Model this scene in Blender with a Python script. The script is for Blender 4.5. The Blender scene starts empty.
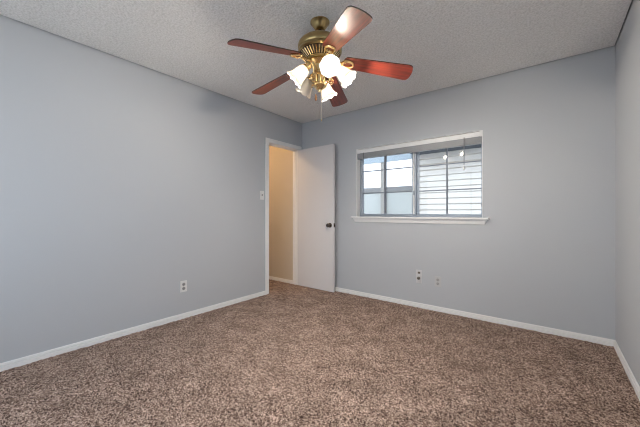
import bpy, bmesh, math, random
import numpy as np
from mathutils import Matrix, Vector

random.seed(7)
rng = np.random.default_rng(11)
scene = bpy.context.scene
COL = scene.collection
PI = math.pi

# ------------------------------------------------------------------ camera
RW, RD, RH = 3.386, 4.25, 2.44          # room width (x), depth (-y), height
cam_d = bpy.data.cameras.new('camera')
cam_d.sensor_width = 36.0
cam_d.lens = 36.0 * 293.6 / 640.0
cam_d.shift_y = 0.8 / 640.0 * -1.0
cam_d.clip_start = 0.02
cam = bpy.data.objects.new('camera', cam_d)
COL.objects.link(cam)
cam.location = (2.964, -3.349, 1.09)
cam.rotation_euler = (PI / 2, 0, math.radians(38.0))
scene.camera = cam
scene.cycles.filter_width = 1.1

# ------------------------------------------------------------------ light settings
SKY_STRENGTH = 4.15
SKY_COLOR = (0.76, 0.88, 1.0)
BULB_STRENGTH = 1290.0
BULB_COLOR = (1.0, 0.90, 0.765)
HALL_STRENGTH = 98.0
HALL_COLOR = (1.0, 0.66, 0.36)
scene.view_settings.view_transform = 'Standard'
scene.view_settings.look = 'None'
scene.view_settings.gamma = 1.0
scene.view_settings.use_curve_mapping = False
scene.view_settings.exposure = 0.0

world = bpy.data.worlds.new('overcast_sky')
scene.world = world
world.use_nodes = True
wn = world.node_tree.nodes
wn['Background'].inputs['Color'].default_value = (*SKY_COLOR, 1)
wn['Background'].inputs['Strength'].default_value = SKY_STRENGTH


def portal(name, loc, rot, sx, sy):
    l = bpy.data.lights.new(name, 'AREA')
    l.shape = 'RECTANGLE'
    l.size, l.size_y = sx, sy
    l.cycles.is_portal = True
    o = bpy.data.objects.new(name, l)
    COL.objects.link(o)
    o.location, o.rotation_euler = loc, rot
    return o


ADDED_REAR_WIN = (0.35, 2.55, 0.75, 2.15)      # x0, x1, z0, z1 of an unseen window added in the rear wall for daylight
ADDED_SIDE_WIN = (-3.30, -2.30, 0.85, 2.10)     # y0, y1, z0, z1 of an unseen window added in the right wall for bluish light
WIN = (0.957, 2.433, 1.040, 1.925)       # the window in the back wall
portal('added_daylight_rear', ((ADDED_REAR_WIN[0] + ADDED_REAR_WIN[1]) / 2, -RD - 0.17, (ADDED_REAR_WIN[2] + ADDED_REAR_WIN[3]) / 2),
       (PI / 2, 0, 0), ADDED_REAR_WIN[1] - ADDED_REAR_WIN[0], ADDED_REAR_WIN[3] - ADDED_REAR_WIN[2])  # sky portal of the added rear window
portal('daylight_back', ((WIN[0] + WIN[1]) / 2, 0.18, (WIN[2] + WIN[3]) / 2),
       (-PI / 2, 0, 0), WIN[1] - WIN[0], WIN[3] - WIN[2])
_p = portal('added_daylight_side', (RW + 0.17, (ADDED_SIDE_WIN[0] + ADDED_SIDE_WIN[1]) / 2, (ADDED_SIDE_WIN[2] + ADDED_SIDE_WIN[3]) / 2),
            (0, PI / 2, 0), ADDED_SIDE_WIN[3] - ADDED_SIDE_WIN[2], ADDED_SIDE_WIN[1] - ADDED_SIDE_WIN[0])  # sky portal of the added side window
for _o in COL.objects:
    if _o.type == 'LIGHT' and _o is not _p:      # an area light shines along its own -Z: turn both into the room
        _o.rotation_euler.x = PI / 2 if _o.location.y < -1 else -PI / 2


# ------------------------------------------------------------------ materials
def srgb(r, g, b):
    f = lambda v: (v / 255 / 12.92) if v / 255 <= 0.04045 else ((v / 255 + 0.055) / 1.055) ** 2.4
    return (f(r), f(g), f(b), 1)


def mat(name, color, rough=0.5, metal=0.0, spec=0.5, noise=None, bump=None, coat=0.0, emit=None):
    """noise = (scale, amount): slight procedural tone variation; bump = (scale, strength, distance)."""
    m = bpy.data.materials.new(name)
    m.use_nodes = True
    nt = m.node_tree
    b = nt.nodes['Principled BSDF']
    b.inputs['Base Color'].default_value = color
    b.inputs['Roughness'].default_value = rough
    b.inputs['Metallic'].default_value = metal
    b.inputs['Specular IOR Level'].default_value = spec
    b.inputs['Coat Weight'].default_value = coat
    b.inputs['Coat Roughness'].default_value = 0.12
    tc = nt.nodes.new('ShaderNodeTexCoord')
    if noise:
        n = nt.nodes.new('ShaderNodeTexNoise')
        n.inputs['Scale'].default_value = noise[0]
        n.inputs['Detail'].default_value = 4
        nt.links.new(tc.outputs['Object'], n.inputs['Vector'])
        mx = nt.nodes.new('ShaderNodeMix')
        mx.data_type = 'RGBA'
        k = noise[1]
        mx.inputs['A'].default_value = (*[c * (1 - k) for c in color[:3]], 1)
        mx.inputs['B'].default_value = (*[min(1, c * (1 + k)) for c in color[:3]], 1)
        nt.links.new(n.outputs['Fac'], mx.inputs['Factor'])
        nt.links.new(mx.outputs['Result'], b.inputs['Base Color'])
    if bump:
        n = nt.nodes.new('ShaderNodeTexNoise')
        n.inputs['Scale'].default_value = bump[0]
        n.inputs['Detail'].default_value = 3
        nt.links.new(tc.outputs['Object'], n.inputs['Vector'])
        bp = nt.nodes.new('ShaderNodeBump')
        bp.inputs['Strength'].default_value = bump[1]
        bp.inputs['Distance'].default_value = bump[2]
        nt.links.new(n.outputs['Fac'], bp.inputs['Height'])
        nt.links.new(bp.outputs['Normal'], b.inputs['Normal'])
    if emit:
        b.inputs['Emission Color'].default_value = (*emit[0], 1)
        b.inputs['Emission Strength'].default_value = emit[1]
    return m


M_WALL = mat('wall_paint', (0.540, 0.560, 0.592, 1), 0.75, spec=0.25, noise=(1.5, 0.02), bump=(160, 0.12, 0.004))
M_HALLWALL = mat('hall_wall_paint', (0.62, 0.56, 0.47, 1), 0.7, spec=0.25, noise=(2.5, 0.04), bump=(160, 0.15, 0.004))
M_TRIM = mat('white_trim_paint', (0.90, 0.895, 0.89, 1), 0.4, noise=(6, 0.02))
M_DOOR = mat('white_door_paint', (0.74, 0.73, 0.745, 1), 0.42, noise=(3, 0.02), bump=(90, 0.05, 0.003))
M_PLATE = mat('white_plastic', (0.80, 0.80, 0.80, 1), 0.35, noise=(30, 0.01))
M_PLATEGREY = mat('painted_plate', (0.57, 0.57, 0.58, 1), 0.6, noise=(30, 0.01))
M_JACKPLATE = mat('off_white_plate', (0.66, 0.66, 0.67, 1), 0.5, noise=(30, 0.01))
M_DULL = mat('painted_socket', (0.42, 0.42, 0.42, 1), 0.6, noise=(30, 0.02))
M_SLOT = mat('dark_slot', (0.05, 0.05, 0.05, 1), 0.6, noise=(30, 0.05))
M_GREYSLOT = mat('grey_socket', (0.33, 0.33, 0.34, 1), 0.5, noise=(30, 0.05))
M_BROWNPL = mat('dark_connector', (0.13, 0.105, 0.085, 1), 0.45, noise=(60, 0.1))
M_BRASS = mat('antique_brass', (0.40, 0.29, 0.13, 1), 0.28, metal=1.0, noise=(25, 0.15))
M_BRASSL = mat('polished_brass', (0.78, 0.58, 0.30, 1), 0.22, metal=1.0, noise=(25, 0.08))
M_BRASSD = mat('dark_bronze', (0.06, 0.045, 0.03, 1), 0.4, metal=0.8, noise=(25, 0.1))
M_KNOB = mat('aged_bronze_knob', (0.16, 0.13, 0.11, 1), 0.22, metal=1.0, noise=(40, 0.1))
M_HINGE = mat('steel_hinge', (0.55, 0.53, 0.50, 1), 0.35, metal=1.0, noise=(40, 0.05))
M_ALU = mat('aluminium_frame', (0.38, 0.42, 0.48, 1), 0.4, metal=0.3, noise=(20, 0.04))
M_MUNTIN = mat('grey_muntin', (0.19, 0.21, 0.25, 1), 0.45, noise=(20, 0.04))
M_BLIND = mat('white_blind_vinyl', (0.88, 0.88, 0.88, 1), 0.4, noise=(20, 0.02))
M_SLAT = mat('blind_slat', (0.33, 0.34, 0.36, 1), 0.45, noise=(20, 0.03))
M_CORD = mat('backlit_blind_cord', (0.20, 0.20, 0.21, 1), 0.7, noise=(60, 0.05))  # dark tone imitates a cord backlit by the window
M_WAND = mat('clear_wand', (0.13, 0.14, 0.15, 1), 0.15, noise=(60, 0.05))
M_CHAIN = mat('pale_chain', (0.78, 0.72, 0.60, 1), 0.45, metal=0.4, noise=(60, 0.05))
M_FOB = mat('wooden_fob', (0.42, 0.20, 0.09, 1), 0.4, noise=(60, 0.15))
M_SIDING = mat('white_siding', (0.92, 0.87, 0.80, 1), 0.6, noise=(4, 0.02))
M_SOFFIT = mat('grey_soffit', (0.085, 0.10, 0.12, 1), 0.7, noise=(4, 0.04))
M_FASCIA = mat('blue_fascia', (0.42, 0.50, 0.56, 1), 0.6, noise=(4, 0.04))
M_POST = mat('beige_post', (0.42, 0.40, 0.37, 1), 0.7, noise=(8, 0.05))
M_RAIL = mat('grey_rail', (0.30, 0.30, 0.30, 1), 0.7, noise=(8, 0.06))
M_PANEL = mat('pale_panel', (0.62, 0.65, 0.63, 1), 0.7, noise=(8, 0.05))
M_GROUND = mat('yard_ground', (0.58, 0.57, 0.55, 1), 0.9, noise=(3, 0.12))
M_BULB = mat('lit_bulb', (1, 1, 1, 1), 0.4, emit=(BULB_COLOR, BULB_STRENGTH), noise=(20, 0.01))
M_BULBDIM = mat('dimmer_lit_bulb', (1, 1, 1, 1), 0.4, emit=(BULB_COLOR, BULB_STRENGTH * 0.16), noise=(20, 0.01))
M_BULBOFF = mat('unlit_bulb', (0.85, 0.83, 0.80, 1), 0.3, noise=(20, 0.01))
M_HALLGLOBE = mat('lit_hall_globe', (1, 1, 1, 1), 0.4, emit=(HALL_COLOR, HALL_STRENGTH), noise=(20, 0.01))


def make_wood():
    m = bpy.data.materials.new('cherry_blade_wood')
    m.use_nodes = True
    nt = m.node_tree
    b = nt.nodes['Principled BSDF']
    tc = nt.nodes.new('ShaderNodeTexCoord')
    mp = nt.nodes.new('ShaderNodeMapping')
    mp.inputs['Scale'].default_value = (1.6, 26, 26)
    n = nt.nodes.new('ShaderNodeTexNoise')
    n.inputs['Scale'].default_value = 2.2
    n.inputs['Detail'].default_value = 5
    n.inputs['Distortion'].default_value = 0.6
    r = nt.nodes.new('ShaderNodeValToRGB')
    r.color_ramp.elements[0].position = 0.3
    r.color_ramp.elements[0].color = (0.08, 0.014, 0.009, 1)
    r.color_ramp.elements[1].position = 0.72
    r.color_ramp.elements[1].color = (0.30, 0.040, 0.020, 1)
    nt.links.new(tc.outputs['Object'], mp.inputs['Vector'])
    nt.links.new(mp.outputs['Vector'], n.inputs['Vector'])
    nt.links.new(n.outputs['Fac'], r.inputs['Fac'])
    nt.links.new(r.outputs['Color'], b.inputs['Base Color'])
    b.inputs['Roughness'].default_value = 0.45
    b.inputs['Specular IOR Level'].default_value = 0.6
    b.inputs['Coat Weight'].default_value = 0.3
    b.inputs['Coat Roughness'].default_value = 0.30
    return m


M_WOOD = make_wood()
M_WOODEDGE = mat('dark_blade_edge', (0.035, 0.016, 0.012, 1), 0.5, noise=(20, 0.1))


def make_shade_glass():
    m = bpy.data.materials.new('frosted_shade_glass')
    m.use_nodes = True
    nt = m.node_tree
    nt.nodes.clear()
    out = nt.nodes.new('ShaderNodeOutputMaterial')
    d = nt.nodes.new('ShaderNodeBsdfDiffuse')
    t = nt.nodes.new('ShaderNodeBsdfTranslucent')
    g = nt.nodes.new('ShaderNodeBsdfGlossy')
    n = nt.nodes.new('ShaderNodeTexNoise')
    n.inputs['Scale'].default_value = 30
    r = nt.nodes.new('ShaderNodeValToRGB')
    r.color_ramp.elements[0].color = (0.74, 0.70, 0.64, 1)
    r.color_ramp.elements[1].color = (0.86, 0.83, 0.78, 1)
    nt.links.new(n.outputs['Fac'], r.inputs['Fac'])
    nt.links.new(r.outputs['Color'], d.inputs['Color'])
    t.inputs['Color'].default_value = (0.97, 0.93, 0.86, 1)
    g.inputs['Roughness'].default_value = 0.25
    a = nt.nodes.new('ShaderNodeMixShader')
    a.inputs[0].default_value = 0.42
    nt.links.new(d.outputs[0], a.inputs[1])
    nt.links.new(t.outputs[0], a.inputs[2])
    c = nt.nodes.new('ShaderNodeMixShader')
    c.inputs[0].default_value = 0.05
    nt.links.new(a.outputs[0], c.inputs[1])
    nt.links.new(g.outputs[0], c.inputs[2])
    nt.links.new(c.outputs[0], out.inputs['Surface'])
    return m


M_SHADE = make_shade_glass()


def make_pane():
    m = bpy.data.materials.new('window_glass')
    m.use_nodes = True
    nt = m.node_tree
    nt.nodes.clear()
    out = nt.nodes.new('ShaderNodeOutputMaterial')
    t = nt.nodes.new('ShaderNodeBsdfTransparent')
    t.inputs['Color'].default_value = (0.77, 0.76, 0.76, 1)
    g = nt.nodes.new('ShaderNodeBsdfGlossy')
    g.inputs['Roughness'].default_value = 0.02
    f = nt.nodes.new('ShaderNodeFresnel')
    f.inputs['IOR'].default_value = 1.35
    mx = nt.nodes.new('ShaderNodeMixShader')
    nt.links.new(f.outputs[0], mx.inputs[0])
    nt.links.new(t.outputs[0], mx.inputs[1])
    nt.links.new(g.outputs[0], mx.inputs[2])
    nt.links.new(mx.outputs[0], out.inputs['Surface'])
    return m


M_GLASS = make_pane()


def make_carpet():
    m = bpy.data.materials.new('brown_frieze_carpet')
    m.use_nodes = True
    nt = m.node_tree
    b = nt.nodes['Principled BSDF']
    tc = nt.nodes.new('ShaderNodeTexCoord')
    v = nt.nodes.new('ShaderNodeTexVoronoi')
    v.inputs['Scale'].default_value = 165
    nt.links.new(tc.outputs['Object'], v.inputs['Vector'])
    sep = nt.nodes.new('ShaderNodeSeparateColor')
    nt.links.new(v.outputs['Color'], sep.inputs['Color'])
    r = nt.nodes.new('ShaderNodeValToRGB')
    e = r.color_ramp.elements
    e[0].position, e[0].color = 0.0, (0.05, 0.026, 0.020, 1)
    e[1].position, e[1].color = 1.0, (0.95, 0.75, 0.63, 1)
    k = e.new(0.35); k.color = (0.31, 0.205, 0.167, 1)
    k = e.new(0.7); k.color = (0.60, 0.445, 0.37, 1)
    nt.links.new(sep.outputs['Red'], r.inputs['Fac'])
    n = nt.nodes.new('ShaderNodeTexNoise')
    n.inputs['Scale'].default_value = 6
    n.inputs['Detail'].default_value = 5
    nt.links.new(tc.outputs['Object'], n.inputs['Vector'])
    r2 = nt.nodes.new('ShaderNodeValToRGB')
    r2.color_ramp.elements[0].position = 0.3
    r2.color_ramp.elements[0].color = (0.56, 0.545, 0.53, 1)
    r2.color_ramp.elements[1].position = 0.7
    r2.color_ramp.elements[1].color = (0.90, 0.89, 0.88, 1)
    nt.links.new(n.outputs['Fac'], r2.inputs['Fac'])
    mx = nt.nodes.new('ShaderNodeMix')
    mx.data_type = 'RGBA'
    mx.blend_type = 'MULTIPLY'
    mx.inputs['Factor'].default_value = 1.0
    nt.links.new(r.outputs['Color'], mx.inputs['A'])
    nt.links.new(r2.outputs['Color'], mx.inputs['B'])
    nt.links.new(mx.outputs['Result'], b.inputs['Base Color'])
    b.inputs['Roughness'].default_value = 0.95
    b.inputs['Specular IOR Level'].default_value = 0.1
    n2 = nt.nodes.new('ShaderNodeTexNoise')
    n2.inputs['Scale'].default_value = 170
    n2.inputs['Detail'].default_value = 3
    nt.links.new(tc.outputs['Object'], n2.inputs['Vector'])
    bp = nt.nodes.new('ShaderNodeBump')
    bp.inputs['Strength'].default_value = 0.6
    bp.inputs['Distance'].default_value = 0.01
    nt.links.new(n2.outputs['Fac'], bp.inputs['Height'])
    nt.links.new(bp.outputs['Normal'], b.inputs['Normal'])
    return m


M_CARPET = make_carpet()


def make_popcorn():
    m = bpy.data.materials.new('popcorn_ceiling')
    m.use_nodes = True
    nt = m.node_tree
    b = nt.nodes['Principled BSDF']
    tc = nt.nodes.new('ShaderNodeTexCoord')
    b.inputs['Roughness'].default_value = 0.95
    b.inputs['Specular IOR Level'].default_value = 0.1
    n = nt.nodes.new('ShaderNodeTexNoise')
    n.inputs['Scale'].default_value = 75
    n.inputs['Detail'].default_value = 4
    nt.links.new(tc.outputs['Object'], n.inputs['Vector'])
    r = nt.nodes.new('ShaderNodeValToRGB')
    r.color_ramp.elements[0].position = 0.33
    r.color_ramp.elements[0].color = (0.80, 0.80, 0.79, 1)
    r.color_ramp.elements[1].position = 0.62
    r.color_ramp.elements[1].color = (0.97, 0.97, 0.965, 1)
    nt.links.new(n.outputs['Fac'], r.inputs['Fac'])
    nt.links.new(r.outputs['Color'], b.inputs['Base Color'])
    bp = nt.nodes.new('ShaderNodeBump')
    bp.inputs['Strength'].default_value = 0.8
    bp.inputs['Distance'].default_value = 0.012
    nt.links.new(n.outputs['Fac'], bp.inputs['Height'])
    nt.links.new(bp.outputs['Normal'], b.inputs['Normal'])
    return m


M_CEIL = make_popcorn()


# ------------------------------------------------------------------ mesh helpers
def box(bm, x0, x1, y0, y1, z0, z1):
    vs = [bm.verts.new((x, y, z)) for x in (x0, x1) for y in (y0, y1) for z in (z0, z1)]
    for f in ((0, 1, 3, 2), (4, 6, 7, 5), (0, 4, 5, 1), (2, 3, 7, 6), (0, 2, 6, 4), (1, 5, 7, 3)):
        bm.faces.new([vs[i] for i in f])
    return vs


def prism(bm, prof, axis, a, b):
    """extrude a closed 2-D profile along axis 'x' or 'y' between a and b (profile = other horizontal axis, z)."""
    def pt(t, p):
        return (t, p[0], p[1]) if axis == 'x' else (p[0], t, p[1])
    A = [bm.verts.new(pt(a, p)) for p in prof]
    B = [bm.verts.new(pt(b, p)) for p in prof]
    n = len(prof)
    for i in range(n):
        bm.faces.new((A[i], A[(i + 1) % n], B[(i + 1) % n], B[i]))
    bm.faces.new(A[::-1])
    bm.faces.new(B)


def lathe(bm, prof, n=32, mtx=None):
    """revolve (r, z) points about z; r = 0 ends close to a point."""
    mtx = mtx or Matrix.Identity(4)
    rings = []
    for r, z in prof:
        if r < 1e-6:
            rings.append([bm.verts.new(mtx @ Vector((0, 0, z)))])
        else:
            rings.append([bm.verts.new(mtx @ Vector((r * math.cos(2 * PI * i / n), r * math.sin(2 * PI * i / n), z))) for i in range(n)])
    for a, b in zip(rings, rings[1:]):
        for i in range(n):
            j = (i + 1) % n
            if len(a) == 1 and len(b) > 1:
                bm.faces.new((a[0], b[i], b[j]))
            elif len(b) == 1 and len(a) > 1:
                bm.faces.new((a[i], a[j], b[0]))
            elif len(a) > 1:
                bm.faces.new((a[i], a[j], b[j], b[i]))
    for ring, flip in ((rings[0], False), (rings[-1], True)):
        if len(ring) > 1:
            bm.faces.new(ring if flip else ring[::-1])


def tube(bm, pts, r, n=8, closed=False):
    pts = [Vector(p) for p in pts]
    rings = []
    L = len(pts)
    up = Vector((0.13, 0.31, 0.94)).normalized()
    for i, p in enumerate(pts):
        if closed:
            d = pts[(i + 1) % L] - pts[i - 1]
        else:
            d = pts[min(i + 1, L - 1)] - pts[max(i - 1, 0)]
        d.normalize()
        u = d.cross(up)
        if u.length < 1e-3:
            u = d.cross(Vector((1, 0, 0)))
        u.normalize()
        v = d.cross(u)
        rr = r[i] if isinstance(r, (list, tuple)) else r
        rings.append([bm.verts.new(p + rr * (math.cos(2 * PI * k / n) * u + math.sin(2 * PI * k / n) * v)) for k in range(n)])
    last = L if closed else L - 1
    for i in range(last):
        a, b = rings[i], rings[(i + 1) % L]
        for k in range(n):
            bm.faces.new((a[k], a[(k + 1) % n], b[(k + 1) % n], b[k]))
    if not closed:
        bm.faces.new(rings[0][::-1])
        bm.faces.new(rings[-1])


def obj(name, bm, material, parent=None, smooth=False, bevel=0.0, loc=None):
    bmesh.ops.recalc_face_normals(bm, faces=bm.faces)
    me = bpy.data.meshes.new(name)
    bm.to_mesh(me)
    bm.free()
    for m in (material if isinstance(material, (list, tuple)) else [material]):
        me.materials.append(m)
    if smooth:
        for p in me.polygons:
            p.use_smooth = True
        me.set_sharp_from_angle(angle=math.radians(38))
    o = bpy.data.objects.new(name, me)
    COL.objects.link(o)
    if parent:
        o.parent = parent
    if loc:
        o.location = loc
    if bevel:
        b = o.modifiers.new('bevel', 'BEVEL')
        b.width, b.segments, b.limit_method = bevel, 2, 'ANGLE'
    return o


def B(*boxes):
    bm = bmesh.new()
    for b in boxes:
        box(bm, *b)
    return bm


def tag(o, label=None, cat=None, group=None, kind=None):
    for k, v in (('label', label), ('category', cat), ('group', group), ('kind', kind)):
        if v:
            o[k] = v
    return o


def thing(name, label, cat, loc=(0, 0, 0), kind=None, group=None):
    o = bpy.data.objects.new(name, None)
    o.empty_display_size = 0.1
    COL.objects.link(o)
    o.location = loc
    return tag(o, label, cat, group, kind)


# ------------------------------------------------------------------ room shell
WT = 0.16                                   # outer wall thickness
DY0, DY1, DZ = -0.675, -0.085, 2.025        # door opening in the left wall (clear), jamb 15 mm more
LT = 0.11                                   # left wall thickness


def grid_sheet(x0, x1, y0, y1, step, z, amp, tri=False):
    nx, ny = int((x1 - x0) / step) + 1, int((y1 - y0) / step) + 1
    xs, ys = np.linspace(x0, x1, nx), np.linspace(y0, y1, ny)
    gx, gy = np.meshgrid(xs, ys)
    h = rng.normal(0, 1, gx.shape)
    h = np.clip(h, -2, 2) * amp
    jx = rng.uniform(-0.35, 0.35, gx.shape) * step
    jy = rng.uniform(-0.35, 0.35, gx.shape) * step
    jx[:, 0] = jx[:, -1] = 0
    jy[0] = jy[-1] = 0
    h[0] = h[-1] = 0
    h[:, 0] = h[:, -1] = 0
    co = np.stack([gx + jx, gy + jy, z + h], -1).reshape(-1, 3)
    idx = np.arange(nx * ny).reshape(ny, nx)
    q = np.stack([idx[:-1, :-1], idx[:-1, 1:], idx[1:, 1:], idx[1:, :-1]], -1).reshape(-1, 4)
    return co, q


def mesh_np(name, sheets, material, flip=False, smooth=True):
    vs, fs, off = [], [], 0
    for co, q in sheets:
        vs.append(co)
        fs.append(q[:, ::-1] + off if flip else q + off)
        off += len(co)
    co, q = np.concatenate(vs), np.concatenate(fs)
    me = bpy.data.meshes.new(name)
    me.vertices.add(len(co))
    me.vertices.foreach_set('co', co.astype(np.float32).ravel())
    me.loops.add(q.size)
    me.loops.foreach_set('vertex_index', q.astype(np.int32).ravel())
    me.polygons.add(len(q))
    me.polygons.foreach_set('loop_start', np.arange(0, q.size, 4, dtype=np.int32))
    me.update(calc_edges=True)
    me.validate()
    me.polygons.foreach_set('use_smooth', np.ones(len(q), dtype=bool))
    me.materials.append(material)
    o = bpy.data.objects.new(name, me)
    COL.objects.link(o)
    return o


fl = mesh_np('floor', [grid_sheet(0, RW, -RD, 0, 0.0095, 0.005, 0.0028),
                       grid_sheet(-1.15, 0, -1.6, -0.075, 0.0095, 0.005, 0.0028)], M_CARPET)
tag(fl, 'brown speckled shag carpet covering the bedroom and hall floor', 'floor', kind='structure')

EDGE = 0.018
ce = mesh_np('ceiling', [grid_sheet(EDGE, RW - 0.008, -RD + EDGE, -EDGE, 0.012, RH, 0.0021),
                         (np.array([(-0.2, -RD - 0.2, RH + 0.06), (RW + 0.2, -RD - 0.2, RH + 0.06),
                                    (RW + 0.2, 0.2, RH + 0.06), (-0.2, 0.2, RH + 0.06)]), np.array([[0, 1, 2, 3]])),
                         (np.array([(-1.3, -1.75, RH), (-0.1, -1.75, RH), (-0.1, 0, RH), (-1.3, 0, RH)]), np.array([[0, 1, 2, 3]]))],
             M_CEIL, flip=True)
tag(ce, 'white popcorn textured ceiling above the whole room', 'ceiling', kind='structure')

HZ = RH + 0.07
wb = obj('wall_back', B((-LT, WIN[0], 0, WT, -0.03, HZ), (WIN[1], RW + WT, 0, WT, -0.03, HZ),
                        (WIN[0], WIN[1], 0, WT, -0.03, WIN[2]), (WIN[0], WIN[1], 0, WT, WIN[3], HZ)), M_WALL)
tag(wb, 'pale grey painted wall with the window in it', 'wall', kind='structure')
wl = obj('wall_left', B((-LT, 0, -RD, DY0 - 0.015, -0.03, HZ), (-LT, 0, DY1 + 0.015, 0, -0.03, HZ),
                        (-LT, 0, DY0 - 0.015, DY1 + 0.015, DZ + 0.015, HZ)), M_WALL)
tag(wl, 'pale bluish grey painted wall with the doorway at its far end', 'wall', kind='structure')
S0, S1, S2, S3 = ADDED_SIDE_WIN
wr = obj('wall_right', B((RW, RW + WT, -RD, S0, -0.03, HZ), (RW, RW + WT, S1, 0, -0.03, HZ), (RW, RW + WT, S0, S1, -0.03, S2), (RW, RW + WT, S0, S1, S3, HZ)), M_WALL)
tag(wr, 'plain pale grey wall at the right edge of the photo', 'wall', kind='structure')
R0, R1, R2, R3 = ADDED_REAR_WIN
wq = obj('wall_rear', B((-LT, R0, -RD - WT, -RD, -0.03, HZ), (R1, RW + WT, -RD - WT, -RD, -0.03, HZ),
                        (R0, R1, -RD - WT, -RD, -0.03, R2), (R0, R1, -RD - WT, -RD, R3, HZ)), M_WALL)
tag(wq, 'pale grey wall behind the camera', 'wall', kind='structure')
wh = obj('wall_hall', B((-1.3, -LT, -0.075, 0.0, -0.03, HZ), (-1.3, -1.15, -1.75, -0.075, -0.03, HZ),
                        (-1.15, -LT, -1.75, -1.6, -0.03, HZ)), M_HALLWALL)
tag(wh, 'warmly lit beige hall wall seen through the open doorway', 'wall', kind='structure')


# baseboards (stepped profile with a thicker shoe at the carpet)
def base_profile(sgn, at):
    p = [(0, -0.01), (0.013, -0.01), (0.013, 0.029), (0.011, 0.032), (0.0003, 0.032), (0.0003, 0.042), (0.010, 0.042), (0.008, 0.054), (0.004, 0.058), (0, 0.058)]
    return [(at + sgn * a, z) for a, z in p]


def baseboard(name, axis, sgn, at, a, b, label):
    bm = bmesh.new()
    prism(bm, base_profile(sgn, at), axis, a, b)
    return tag(obj(name, bm, M_TRIM), label, 'baseboard', kind='structure')


CW = 0.055                                  # casing width
baseboard('baseboard_left', 'y', 1, 0.0, -RD, DY0 - 0.005 - CW, 'white baseboard along the foot of the left wall')
baseboard('baseboard_back', 'x', -1, 0.0, 0.0, RW, 'white baseboard along the foot of the window wall')
baseboard('baseboard_right', 'y', -1, RW, -RD, -0.017, 'white baseboard along the foot of the right wall')
baseboard('baseboard_rear', 'x', 1, -RD, 0.017, RW - 0.017, 'white baseboard along the wall behind the camera')
baseboard('baseboard_hall', 'x', -1, -0.075, -1.15, -LT - 0.002, 'cream baseboard along the hall wall beyond the doorway')

# ------------------------------------------------------------------ doorway: jamb + casing
dt = thing('trim_1', 'white painted casing and jamb around the open doorway', 'door casing', (0, DY0, 0), kind='structure')
bm = bmesh.new()
T = 0.015
box(bm, -LT - 0.002, 0.002, -T, 0, -0.01, DZ)                                    # near jamb
box(bm, -LT - 0.002, 0.002, DY1 - DY0, DY1 - DY0 + T, -0.01, DZ)                 # hinge jamb
box(bm, -LT - 0.002, 0.002, -T, DY1 - DY0 + T, DZ, DZ + T)                       # head jamb
obj('jamb', bm, M_TRIM, dt, bevel=0.001)
bm = bmesh.new()
box(bm, -0.075, -0.04, 0, 0.011, -0.008, DZ)
box(bm, -0.075, -0.04, DY1 - DY0 - 0.011, DY1 - DY0, -0.008, DZ)
box(bm, -0.075, -0.04, 0, DY1 - DY0, DZ - 0.011, DZ)
obj('door_stop', bm, M_TRIM, dt, bevel=0.0015)
bm = bmesh.new()
W = DY1 - DY0
for x0, x1 in ((0.001, 0.016), (-LT - 0.016, -LT - 0.001)):
    yfar = W + 0.005 + CW if x0 > 0 else W + 0.005
    box(bm, x0, x1, -0.005 - CW, -0.005, -0.008, DZ + 0.005)
    if x0 > 0:
        box(bm, x0, x1, W + 0.005, yfar, -0.008, DZ + 0.005)
    box(bm, x0, x1, -0.005 - CW, yfar, DZ + 0.005, DZ + 0.005 + CW)
obj('casing', bm, M_TRIM, dt, bevel=0.003)
bm = bmesh.new()
box(bm, -0.037, -0.008, 0.0, 0.002, 0.86, 0.96)
obj('strike_plate', bm, M_KNOB, dt)

# ------------------------------------------------------------------ the open door
DW, DTK, DH = 0.656, 0.035, 2.005
dr = thing('door_1', 'white flush slab door standing open against the window wall', 'door', (0.014, -0.078, 0.014), kind='structure')
dr.rotation_euler.z = math.radians(-0.4)
obj('door_slab', B((0.0, DW, -DTK, 0, 0, DH)), M_DOOR, dr, bevel=0.0015)
KX, KZ = DW - 0.058, 0.905


def knob_mesh(sgn):
    bm = bmesh.new()
    mt = Matrix.Translation((KX, 0, KZ)) @ Matrix.Rotation(-PI / 2 * sgn * -1, 4, 'X')
    s = 0.74 if sgn > 0 else 1.0
    prof = [(0, 0), (0.032, 0), (0.032, 0.004), (0.026, 0.009), (0.012, 0.012), (0.011, 0.028 * s), (0.020, 0.034 * s),
            (0.0265, 0.044 * s), (0.027, 0.052 * s), (0.022, 0.061 * s), (0.010, 0.065 * s), (0, 0.065 * s)]
    lathe(bm, prof, 28, mt)
    return bm


k = obj('door_knob', knob_mesh(-1), M_KNOB, dr, smooth=True)
# the knob axis must leave the room-side face (-y)
for v in k.data.vertices:
    v.co.y = -DTK - abs(v.co.y)
k2 = obj('door_knob', knob_mesh(1), M_KNOB, dr, smooth=True)
for v in k2.data.vertices:
    v.co.y = abs(v.co.y)
obj('latch_plate', B((DW, DW + 0.0015, -0.030, -0.005, KZ - 0.028, KZ + 0.028), (DW, DW + 0.010, -0.024, -0.011, KZ - 0.012, KZ + 0.012)), M_KNOB, dr)
for hz in (0.18, 1.0, 1.82):
    bm = bmesh.new()
    lathe(bm, [(0, -0.045), (0.006, -0.045), (0.006, 0.045), (0, 0.045)], 12, Matrix.Translation((-0.004, -0.000, hz)))
    obj('hinge', bm, M_HINGE, dr, smooth=True)


# ------------------------------------------------------------------ wall plates
def plate_frame(loc, face):
    """matrix whose local x runs along the wall, y out of it, z up."""
    rz = {'left': -PI / 2, 'back': PI}[face]
    return loc, rz


def plate_mesh(w=0.070, h=0.115, d=0.006):
    bm = bmesh.new()
    box(bm, -w / 2, w / 2, 0, d, -h / 2, h / 2)
    return bm


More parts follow.
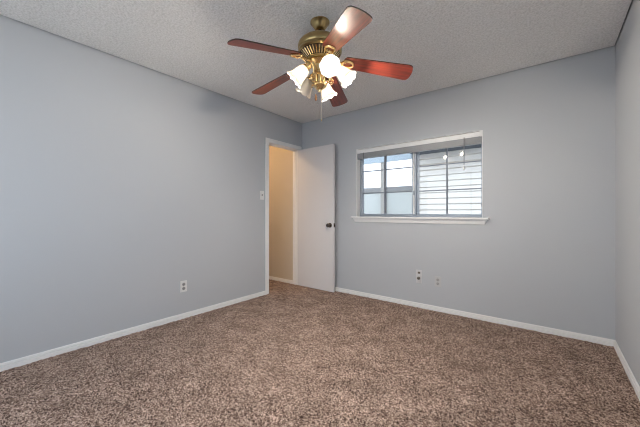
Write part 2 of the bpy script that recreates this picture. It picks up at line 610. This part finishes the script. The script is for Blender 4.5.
def outlet(label, loc, face, plate_m, sock_m):
    t = thing('wall_outlet', label, 'outlet', loc)
    t.rotation_euler.z = {'left': -PI / 2, 'back': PI}[face]
    obj('cover_plate', plate_mesh(), plate_m, t, bevel=0.002)
    for dz in (0.021, -0.021):
        bm = bmesh.new()
        lathe(bm, [(0, 0.0), (0.0165, 0.0), (0.0165, 0.002), (0, 0.002)], 20, Matrix.Translation((0, 0.006, dz)) @ Matrix.Rotation(-PI / 2, 4, 'X'))
        s = obj('socket', bm, sock_m, t)
        obj('slot', B((-0.0075, -0.0055, 0.008, 0.0086, dz - 0.004, dz + 0.006), (0.0050, 0.0075, 0.008, 0.0086, dz - 0.005, dz + 0.006),
                      (-0.0022, 0.0022, 0.008, 0.0086, dz - 0.012, dz - 0.008)), M_SLOT, s)
    bm = bmesh.new()
    lathe(bm, [(0, 0), (0.003, 0), (0.003, 0.0012), (0, 0.0012)], 10, Matrix.Translation((0, 0.006, 0)) @ Matrix.Rotation(-PI / 2, 4, 'X'))
    obj('screw', bm, M_HINGE, t)
    return t


outlet('white duplex outlet low on the bluish left wall', (0, -1.835, 0.334), 'left', M_PLATE, M_GREYSLOT)
outlet('grey painted outlet low under the window, right of the cable jack', (1.997, 0, 0.330), 'back', M_PLATEGREY, M_DULL)

sw = thing('light_switch', 'white toggle light switch beside the doorway casing', 'light switch', (0, -0.792, 1.318))
sw.rotation_euler.z = -PI / 2
obj('cover_plate', plate_mesh(), M_PLATE, sw, bevel=0.002)
obj('switch_opening', B((-0.006, 0.006, 0.006, 0.0068, -0.013, 0.013)), M_GREYSLOT, sw)
bm = bmesh.new()
prism(bm, [(0.006, -0.006), (0.017, 0.003), (0.016, 0.009), (0.006, 0.007)], 'x', -0.004, 0.004)
obj('toggle', bm, M_SLOT, sw)

cj = thing('cable_jack', 'white cable jack plate with dark connectors low under the window', 'cable jack', (1.787, 0, 0.360))
cj.rotation_euler.z = PI
obj('cover_plate', plate_mesh(0.066, 0.150), M_JACKPLATE, cj, bevel=0.002)
bm = bmesh.new()
lathe(bm, [(0, 0), (0.017, 0), (0.017, 0.010), (0.011, 0.014), (0.011, 0.028), (0, 0.028)], 18, Matrix.Translation((0, 0.006, -0.018)) @ Matrix.Rotation(-PI / 2, 4, 'X'))
obj('coax_connector', bm, M_BROWNPL, cj, smooth=True)
bm = bmesh.new()
box(bm, -0.017, 0.010, 0.006, 0.014, 0.034, 0.056)
obj('phone_jack', bm, M_BROWNPL, cj, bevel=0.002)

# ------------------------------------------------------------------ window in the back wall
X0, X1, Z0, Z1 = WIN
w1 = thing('window_1', 'wide sliding window with a grid of panes in the far wall', 'window', (X0, 0.0, Z0), kind='structure')
WW, WH = X1 - X0, Z1 - Z0
FY0, FY1 = 0.088, 0.150
bm = B((0, 0.026, FY0, FY1, 0, WH), (WW - 0.020, WW, FY0, FY1, 0, WH), (0.026, WW - 0.020, FY0, FY1, 0, 0.020), (0.026, WW - 0.020, FY0, FY1, WH - 0.045, WH))
obj('window_frame', bm, M_ALU, w1, bevel=0.002)
MID = 1.675 - X0
# white liner on the reveal of the opening
obj('jamb_liner', B((0.0, 0.004, -0.001, FY0, 0, WH), (WW - 0.004, WW, -0.001, FY0, 0, WH), (0.004, WW - 0.004, -0.001, FY0, WH - 0.004, WH)), M_TRIM, w1, bevel=0.001)


def sash(name, x0, x1, y0, y1, wl_, wr_, mx, zs):
    z0, z1 = 0.020, WH - 0.045
    bmx = B((x0, x0 + wl_, y0, y1, z0, z1), (x1 - wr_, x1, y0, y1, z0, z1), (x0 + wl_, x1 - wr_, y0, y1, z0, z0 + 0.016), (x0 + wl_, x1 - wr_, y0, y1, z1 - 0.022, z1))
    s = obj(name, bmx, M_ALU, w1, bevel=0.002)
    yc = (y0 + y1) / 2
    g = obj('pane', B((x0 + wl_ - 0.004, x1 - wr_ + 0.004, yc - 0.002, yc + 0.002, z0 + 0.012, z1 - 0.018)), M_GLASS, s)
    for m_x, hw in mx:
        obj('muntin', B((m_x - hw, m_x + hw, yc - 0.007, yc - 0.003, z0 + 0.016, z1 - 0.022)), M_MUNTIN, s)
    for z in zs:
        obj('muntin', B((x0 + wl_, x1 - wr_, yc - 0.0075, yc - 0.0035, z - 0.0065, z + 0.0065)), M_MUNTIN, s)
    return s


ZS = (1.345 - Z0, 1.635 - Z0)
sash('sliding_sash', 0.026, MID + 0.045, 0.092, 0.112, 0.014, 0.050, [(1.325 - X0, 0.017)], ZS)
sash('fixed_sash', MID + 0.030, WW - 0.020, 0.118, 0.138, 0.040, 0.012, [(2.060 - X0, 0.010)], ZS)
# bright lip down the meeting stile, and the small latch on the right reveal
obj('stile_lip', B((MID + 0.012, MID + 0.026, 0.084, 0.092, 0.030, WH - 0.045)), M_BLIND, w1, bevel=0.002)
obj('sash_latch', B((MID + 0.004, MID + 0.032, 0.074, 0.088, 0.26, 0.31)), M_ALU, w1, bevel=0.003)
obj('window_lock', B((WW - 0.012, WW - 0.0005, 0.006, 0.022, 0.115, 0.140)), M_SLOT, w1, bevel=0.002)

# stool and apron
st = thing('trim_2', 'white window stool and mitred apron under the window', 'window sill', (X0, 0, Z0), kind='structure')
obj('stool', B((0.002, WW - 0.002, -0.001, 0.088, -0.020, 0.0), (-0.060, WW + 0.055, -0.048, -0.001, -0.020, 0.0)), M_TRIM, st, bevel=0.004)
bm = bmesh.new()
a0, a1 = -0.050, WW + 0.045
top = [(a0, -0.001), (a0 + 0.012, -0.026), (a1 - 0.012, -0.026), (a1, -0.001)]
bot = [(a0 + 0.03, -0.001), (a0 + 0.03, -0.012), (a1 - 0.03, -0.012), (a1 - 0.03, -0.001)]
vt = [bm.verts.new((x, y, -0.0205)) for x, y in top]
vb = [bm.verts.new((x, y, -0.070)) for x, y in bot]
bm.faces.new(vt[::-1]); bm.faces.new(vb)
for i in range(4):
    bm.faces.new((vt[i], vt[(i + 1) % 4], vb[(i + 1) % 4], vb[i]))
obj('apron', bm, M_TRIM, st)

# ------------------------------------------------------------------ raised mini blind
bl = thing('window_blind', 'white mini blind pulled up in a stack at the window top', 'blind', (X0, 0.0, Z1))
bm = B((0.004, WW - 0.004, 0.006, 0.044, -0.036, -0.009), (0.004, WW - 0.004, 0.002, 0.006, -0.059, -0.009))
obj('headrail', bm, M_BLIND, bl, bevel=0.002)
for i in range(20):
    z = -0.060 - i * 0.0029
    bm = bmesh.new()
    prism(bm, [(0.010, z - 0.0026), (0.010, z), (0.025, z + 0.0006), (0.040, z), (0.040, z - 0.0026)], 'x', 0.008, WW - 0.008)
    obj('slat', bm, M_SLAT, bl)
obj('bottom_rail', B((0.008, WW - 0.008, 0.011, 0.039, -0.131, -0.119)), M_SLAT, bl, bevel=0.002)
for xx in (0.008, WW - 0.022):
    obj('mounting_bracket', B((xx - 0.006, xx + 0.020, 0.0005, 0.046, -0.054, -0.0005)), M_BLIND, bl, bevel=0.002)
bm = bmesh.new()
tube(bm, [(0.104, 0.008, -0.045), (0.104, 0.000, -0.06), (0.105, 0.004, -0.3), (0.107, 0.008, -0.60), (0.108, 0.012, -0.855)], 0.0035, 8)
obj('tilt_wand', bm, M_WAND, bl, smooth=True)
cx = 2.262 - X0
for dx in (-0.004, 0.004):
    bm = bmesh.new()
    tube(bm, [(cx + dx, 0.004, -0.045), (cx + dx, -0.004, -0.06), (cx + dx * 0.6, -0.004, -0.22), (cx + dx * 0.8, -0.004, -0.345)], 0.0022, 6)
    obj('lift_cord', bm, M_CORD, bl, smooth=True)
bm = bmesh.new()
lathe(bm, [(0, 0.0), (0.005, -0.002), (0.008, -0.022), (0.012, -0.040), (0.010, -0.046), (0, -0.046)], 14, Matrix.Translation((cx, -0.004, -0.340)))
obj('cord_tassel', bm, M_BLIND, bl, smooth=True)

# ------------------------------------------------------------------ unseen windows added to bring in daylight
w2 = thing('added_window_2', 'unseen window added behind the camera to let in daylight', 'window', (R0, -RD - WT, R2), kind='structure')
rw, rh = R1 - R0, R3 - R2
obj('window_frame', B((0, 0.04, 0.03, 0.09, 0, rh), (rw - 0.04, rw, 0.03, 0.09, 0, rh), (0.04, rw - 0.04, 0.03, 0.09, 0, 0.04), (0.04, rw - 0.04, 0.03, 0.09, rh - 0.04, rh),
                      (rw / 2 - 0.02, rw / 2 + 0.02, 0.03, 0.09, 0.04, rh - 0.04)), M_TRIM, w2)

w3 = thing('added_window_3', 'unseen window added in the right wall to light the left wall', 'window', (RW, S0, S2), kind='structure')  # added to throw bluish daylight onto the left wall
sw_, sh_ = S1 - S0, S3 - S2
obj('window_frame', B((0.08, 0.14, 0, 0.04, 0, sh_), (0.08, 0.14, sw_ - 0.04, sw_, 0, sh_), (0.08, 0.14, 0.04, sw_ - 0.04, 0, 0.04), (0.08, 0.14, 0.04, sw_ - 0.04, sh_ - 0.04, sh_),
                      (0.08, 0.14, sw_ / 2 - 0.02, sw_ / 2 + 0.02, 0.04, sh_ - 0.04)), M_TRIM, w3)

# ------------------------------------------------------------------ outside the window
gr = obj('yard_ground', B((-14, 16, -18, 16, -0.32, -0.22)), M_GROUND)  # unseen; spread around the house and paled to bounce sky light indoors
tag(gr, 'unseen yard ground, made pale to bounce sky light into the room', 'ground', kind='structure')
nh = thing('neighbor_house', 'white lap sided neighbouring house outside the right window panes', 'house', (0.845, 2.6, -0.22))
bm = bmesh.new()
lap, zt = 0.113, 2.485
nl = int(zt / lap) + 1
prof = []
for i in range(nl):
    za, zb = i * lap, min((i + 1) * lap, zt)
    prof += [(0.030, za), (0.030, za + 0.018), (-0.018, za + 0.018), (-0.004, zb)]
prof += [(0.10, zt), (0.10, 0)]
prism(bm, prof, 'x', 0, 7.0)
obj('siding_wall', bm, M_SIDING, nh)
obj('corner_board', B((-0.06, 0.02, -0.03, 0.10, 0, zt)), M_SIDING, nh)
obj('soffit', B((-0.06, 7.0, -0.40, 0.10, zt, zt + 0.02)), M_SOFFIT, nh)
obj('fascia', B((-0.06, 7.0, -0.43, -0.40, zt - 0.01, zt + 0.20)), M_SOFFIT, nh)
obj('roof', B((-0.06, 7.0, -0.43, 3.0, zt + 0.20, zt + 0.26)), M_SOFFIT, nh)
po = thing('patio_cover', 'pale patio half wall with post and blue fascia outside the left panes', 'patio', (0.62, 3.0, -0.22))
obj('half_wall', B((-6.0, -0.02, 0.0, 0.10, 0, 1.80)), M_PANEL, po)
obj('top_rail', B((-6.0, -0.02, -0.03, 0.13, 1.80, 1.905)), M_RAIL, po)
for px in (-0.755, -3.2):
    obj('post', B((px, px + 0.085, -0.09, -0.005, 0, 2.60)), M_POST, po)
obj('fascia', B((-6.0, -0.02, -0.12, -0.08, 2.475, 2.66)), M_FASCIA, po)
obj('roof', B((-6.0, -0.02, -0.08, 0.5, 2.60, 2.66)), M_FASCIA, po)

# ------------------------------------------------------------------ hall ceiling lamp
hl = thing('hall_lamp', 'warm glowing dome lamp on the hall ceiling', 'ceiling lamp', (-0.66, -1.10, RH))
bm = bmesh.new()
lathe(bm, [(0, 0), (0.10, 0), (0.10, -0.02), (0.085, -0.03), (0, -0.03)], 24)
obj('lamp_base', bm, M_BRASSL, hl, smooth=True)
bm = bmesh.new()
lathe(bm, [(0.083, -0.03), (0.09, -0.05), (0.075, -0.085), (0.04, -0.105), (0, -0.112)], 20)
obj('glass_dome', bm, M_HALLGLOBE, hl, smooth=True)

# ------------------------------------------------------------------ ceiling fan
FAN = Vector((1.683, -1.710, RH))
K = 1.027
fan = thing('ceiling_fan', 'brass ceiling fan with five cherry blades and five bell lamp shades', 'ceiling fan', FAN)
Z = lambda z: (1.09 + K * (z - 1.09) - RH) / K      # mesh heights, before fobj scales by K


def fobj(name, bm, material, parent, **kw):
    bmesh.ops.scale(bm, vec=(K, K, K), verts=bm.verts)
    return obj(name, bm, material, parent, **kw)


bm = bmesh.new()
lathe(bm, [(0, -0.001), (0.066, -0.001), (0.066, -0.008), (0.062, -0.011), (0.048, -0.032), (0.036, -0.050), (0.031, -0.054), (0.024, -0.055), (0, -0.055)], 36)
fobj('canopy', bm, M_BRASS, fan, smooth=True)
bm = bmesh.new()
lathe(bm, [(0, -0.05), (0.014, -0.05), (0.014, Z(2.285)), (0, Z(2.285))], 16)
fobj('downrod', bm, M_BRASSD, fan, smooth=True)
bm = bmesh.new()
lathe(bm, [(0, Z(2.292)), (0.035, Z(2.292)), (0.075, Z(2.288)), (0.110, Z(2.279)), (0.135, Z(2.265)), (0.148, Z(2.250)), (0.152, Z(2.238)), (0.152, Z(2.215)), (0.147, Z(2.208)),
           (0.150, Z(2.203)), (0.150, Z(2.190)), (0.142, Z(2.182)), (0.095, Z(2.140)), (0.088, Z(2.132)), (0, Z(2.132))], 48)
mh = fobj('motor_housing', bm, M_BRASS, fan, smooth=True)
bm = bmesh.new()
for i in range(40):
    a = 2 * PI * i / 40
    m4 = Matrix.Rotation(a, 4, 'Z')
    p0, p1 = m4 @ Vector((0.139, 0, Z(2.177))), m4 @ Vector((0.100, 0, Z(2.142)))
    tube(bm, [p0, p1], 0.0038, 5)
fobj('vent_ribs', bm, M_BRASSL, mh)
bm = bmesh.new()
lathe(bm, [(0.1415, Z(2.1805)), (0.0975, Z(2.1405)), (0.0965, Z(2.1395)), (0.1405, Z(2.1795))], 48)
fobj('vent_gap', bm, M_BRASSD, mh)
# switch housing and light kit hub
bm = bmesh.new()
lathe(bm, [(0, Z(2.132)), (0.080, Z(2.132)), (0.082, Z(2.120)), (0.066, Z(2.108)), (0.052, Z(2.098)), (0.048, Z(2.060)), (0.056, Z(2.050)), (0.056, Z(2.040)), (0.040, Z(2.030)),
           (0.036, Z(1.985)), (0.046, Z(1.975)), (0.046, Z(1.962)), (0.030, Z(1.945)), (0.014, Z(1.935)), (0.010, Z(1.922)), (0, Z(1.918))], 32)
fobj('switch_housing', bm, M_BRASSL, fan, smooth=True)

# blades
BL0, BL1 = 0.168, 0.638
DROOP = math.radians(8.8)                    # the blades sag outwards from the hub


def blade_mesh():
    pts = []
    n = 10
    w0, w1 = 0.051, 0.072

    def half(s):
        out = [(BL0 + 0.012, s * w0 * 0.8), (BL0, s * w0 * 0.5)]
        return out
    right = [(BL0, -w0 * 0.55), (BL0 + 0.018, -w0)]
    right += [(BL1 - 0.034, -w1), (BL1 - 0.018, -w1 * 0.95), (BL1 - 0.007, -w1 * 0.83), (BL1 - 0.001, -w1 * 0.6)]
    right += [(BL1 + 0.003, -w1 * 0.3), (BL1 + 0.004, 0)]
    left = [(x, -y) for x, y in right[:-1]][::-1]
    pts = right + left
    bm = bmesh.new()
    t = 0.0035
    A = [bm.verts.new((x, y, -t)) for x, y in pts]
    Bv = [bm.verts.new((x, y, t)) for x, y in pts]
    f1 = bm.faces.new(A[::-1])
    f2 = bm.faces.new(Bv)
    for i in range(len(pts)):
        f = bm.faces.new((A[i], A[(i + 1) % len(pts)], Bv[(i + 1) % len(pts)], Bv[i]))
        f.material_index = 1
    bmesh.ops.rotate(bm, verts=bm.verts, cent=(0, 0, 0), matrix=Matrix.Rotation(math.radians(-13.5), 3, 'X'))
    return bm


def iron_mesh():
    bm = bmesh.new()
    path = [(0.066, 0, -0.022), (0.095, 0, -0.023), (0.120, 0, -0.020), (0.142, 0, -0.013), (0.160, 0, -0.012)]
    tube(bm, path, [0.013, 0.012, 0.010, 0.010, 0.012], 8)
    # open oval loop screwed beneath the blade root
    loop = []
    for i in range(20):
        a = 2 * PI * i / 20
        x, y = 0.195 + 0.040 * math.cos(a), 0.029 * math.sin(a)
        loop.append((x, y, -0.011 - y * math.tan(math.radians(12))))
    tube(bm, loop, 0.0085, 8, closed=True)
    for x, y in ((0.175, 0.024), (0.175, -0.024), (0.233, 0.0)):
        lathe(bm, [(0, -0.004), (0.005, -0.004), (0.006, 0.0), (0, 0.001)], 8, Matrix.Translation((x, y, -0.018 - y * 0.2)))
    return bm


blade0 = iron0 = None
for i in range(5):
    ang = math.radians(-52 + 19 + 72 * i)
    if blade0 is None:
        blade0 = fobj('blade', blade_mesh(), [M_WOOD, M_WOODEDGE], fan)
        iron0 = fobj('blade_iron', iron_mesh(), M_BRASSL, blade0, smooth=True)
        b_ = blade0
    else:
        b_ = blade0.copy(); COL.objects.link(b_); b_.parent = fan
        i_ = iron0.copy(); COL.objects.link(i_); i_.parent = b_
    b_.location = (0, 0, 2.183 - RH)
    b_.rotation_euler = (0, DROOP + math.radians((-1.2, 0.0, 0.0, 0.0, 0.4)[i]), ang)


# lamp arms, shades, bulbs (theta from the direction of the camera towards its right)
def shade_mesh():
    bm = bmesh.new()
    outer = [(0.024, 0.0), (0.028, 0.006), (0.037, 0.022), (0.043, 0.042), (0.046, 0.062), (0.050, 0.084), (0.058, 0.104), (0.068, 0.120)]
    inner = [(r - 0.0035, z) for r, z in outer[::-1]]
    n = 40
    rings = []
    for k_, (r, z) in enumerate(outer + inner):
        ring = []
        depth = max(0.0, (z - 0.085) / 0.035)
        for i in range(n):
            a = 2 * PI * i / n
            w = 1 + 0.035 * depth * math.cos(8 * a)
            ring.append(bm.verts.new((r * w * math.cos(a), r * w * math.sin(a), z + 0.004 * depth * math.cos(8 * a))))
        rings.append(ring)
    for q in range(len(rings)):
        a, b = rings[q], rings[(q + 1) % len(rings)]
        for i in range(n):
            bm.faces.new((a[i], a[(i + 1) % n], b[(i + 1) % n], b[i]))
    return bm


def bulb_mesh():
    bm = bmesh.new()
    lathe(bm, [(0, 0.028), (0.012, 0.030), (0.014, 0.042), (0.022, 0.056), (0.027, 0.070), (0.027, 0.080), (0.021, 0.093), (0.010, 0.101), (0, 0.103)], 14)
    bmesh.ops.translate(bm, vec=(0, 0, 0.010), verts=bm.verts)
    return bm


TW, RT = Vector((0.6157, -0.788, 0)), Vector((0.788, 0.6157, 0))     # towards the photo's viewpoint, and to its right
# (right, towards, height of the mouth centre), (shade axis in the same frame), lit
SHADES = [((0.064, 0.235, 2.010), (0.14, 0.74, -0.62), 0.3),
          ((0.204, 0.010, 2.028), (0.64, 0.16, -0.72), True),
          ((0.074, -0.200, 1.985), (0.44, -0.22, -0.86), True),
          ((-0.130, -0.100, 1.970), (-0.50, -0.28, -0.80), False),
          ((-0.178, 0.080, 1.994), (-0.72, -0.12, -0.64), True)]
for (mr, mt_, mz), (ar, at_, az), lit in SHADES:
    ax = (RT * ar + TW * at_ + Vector((0, 0, az))).normalized()
    base = RT * mr + TW * mt_ + Vector((0, 0, mz - RH)) - ax * 0.120
    ra = Vector((base.x, base.y, 0)).normalized()
    rot = ax.to_track_quat('Z', 'Y')
    sd = obj('lamp_shade', shade_mesh(), M_SHADE, fan, smooth=True)
    sd.location = base
    sd.rotation_mode = 'QUATERNION'
    sd.rotation_quaternion = rot
    obj('bulb', bulb_mesh(), (M_BULB if lit is True else M_BULBDIM) if lit else M_BULBOFF, sd, smooth=True)
    if not lit:
        sd['label'] = 'dimmer frosted glass shade at the back of the cluster'
    # brass arm with a scroll, ending in the socket cup
    bm = bmesh.new()
    P3 = base - ax * 0.030
    P0 = ra * 0.036 + Vector((0, 0, 2.005 - RH))
    P1 = ra * 0.070 + Vector((0, 0, 1.975 - RH))
    P2 = P3 - ax * 0.045
    pts = []
    for q in range(11):
        t = q / 10
        pts.append((1 - t) ** 3 * P0 + 3 * t * (1 - t) ** 2 * P1 + 3 * t * t * (1 - t) * P2 + t ** 3 * P3)
    tube(bm, pts, 0.0055, 8)
    sc = []
    for q in range(16):
        t = q / 15
        aa = -PI * 0.5 + t * 2.6 * PI
        rr = 0.024 * (1 - 0.65 * t)
        sc.append(ra * (0.075 + rr * math.cos(aa)) + Vector((0, 0, 2.025 - RH + rr * math.sin(aa))))
    tube(bm, sc, 0.0038, 6)
    m4 = Matrix.Translation(base) @ rot.to_matrix().to_4x4()
    lathe(bm, [(0, -0.036), (0.012, -0.034), (0.020, -0.020), (0.022, -0.004), (0.030, 0.002), (0.030, 0.008), (0.0, 0.008)], 18, m4)
    obj('light_arm', bm, M_BRASSL, fan, smooth=True)

# pull chains
for off, ztop, zend, fob in ((RT * 0.010, 1.94, 1.735, False), (RT * -0.028 + TW * 0.02, 1.96, 1.900, True)):
    bm = bmesh.new()
    zt_, n = Z(ztop), int((ztop - zend) / 0.006)
    tube(bm, [off + Vector((0, 0, zt_)), off + Vector((0, 0, Z(zend)))], 0.0016, 6)
    for q in range(n):
        lathe(bm, [(0, -0.0022), (0.0024, 0), (0, 0.0022)], 6, Matrix.Translation(off + Vector((0, 0, zt_ - q * 0.006))))
    c = fobj('pull_chain', bm, M_CHAIN, fan)
    bm = bmesh.new()
    if fob:
        lathe(bm, [(0, 0.0), (0.004, -0.001), (0.007, -0.014), (0.0085, -0.032), (0.006, -0.044), (0, -0.046)], 14, Matrix.Translation(off + Vector((0, 0, Z(zend)))))
        fobj('chain_fob', bm, M_FOB, c, smooth=True)
    else:
        lathe(bm, [(0, 0.0), (0.003, -0.001), (0.0042, -0.008), (0.003, -0.014), (0, -0.015)], 12, Matrix.Translation(off + Vector((0, 0, Z(zend)))))
        fobj('chain_end', bm, M_BRASSL, c, smooth=True)
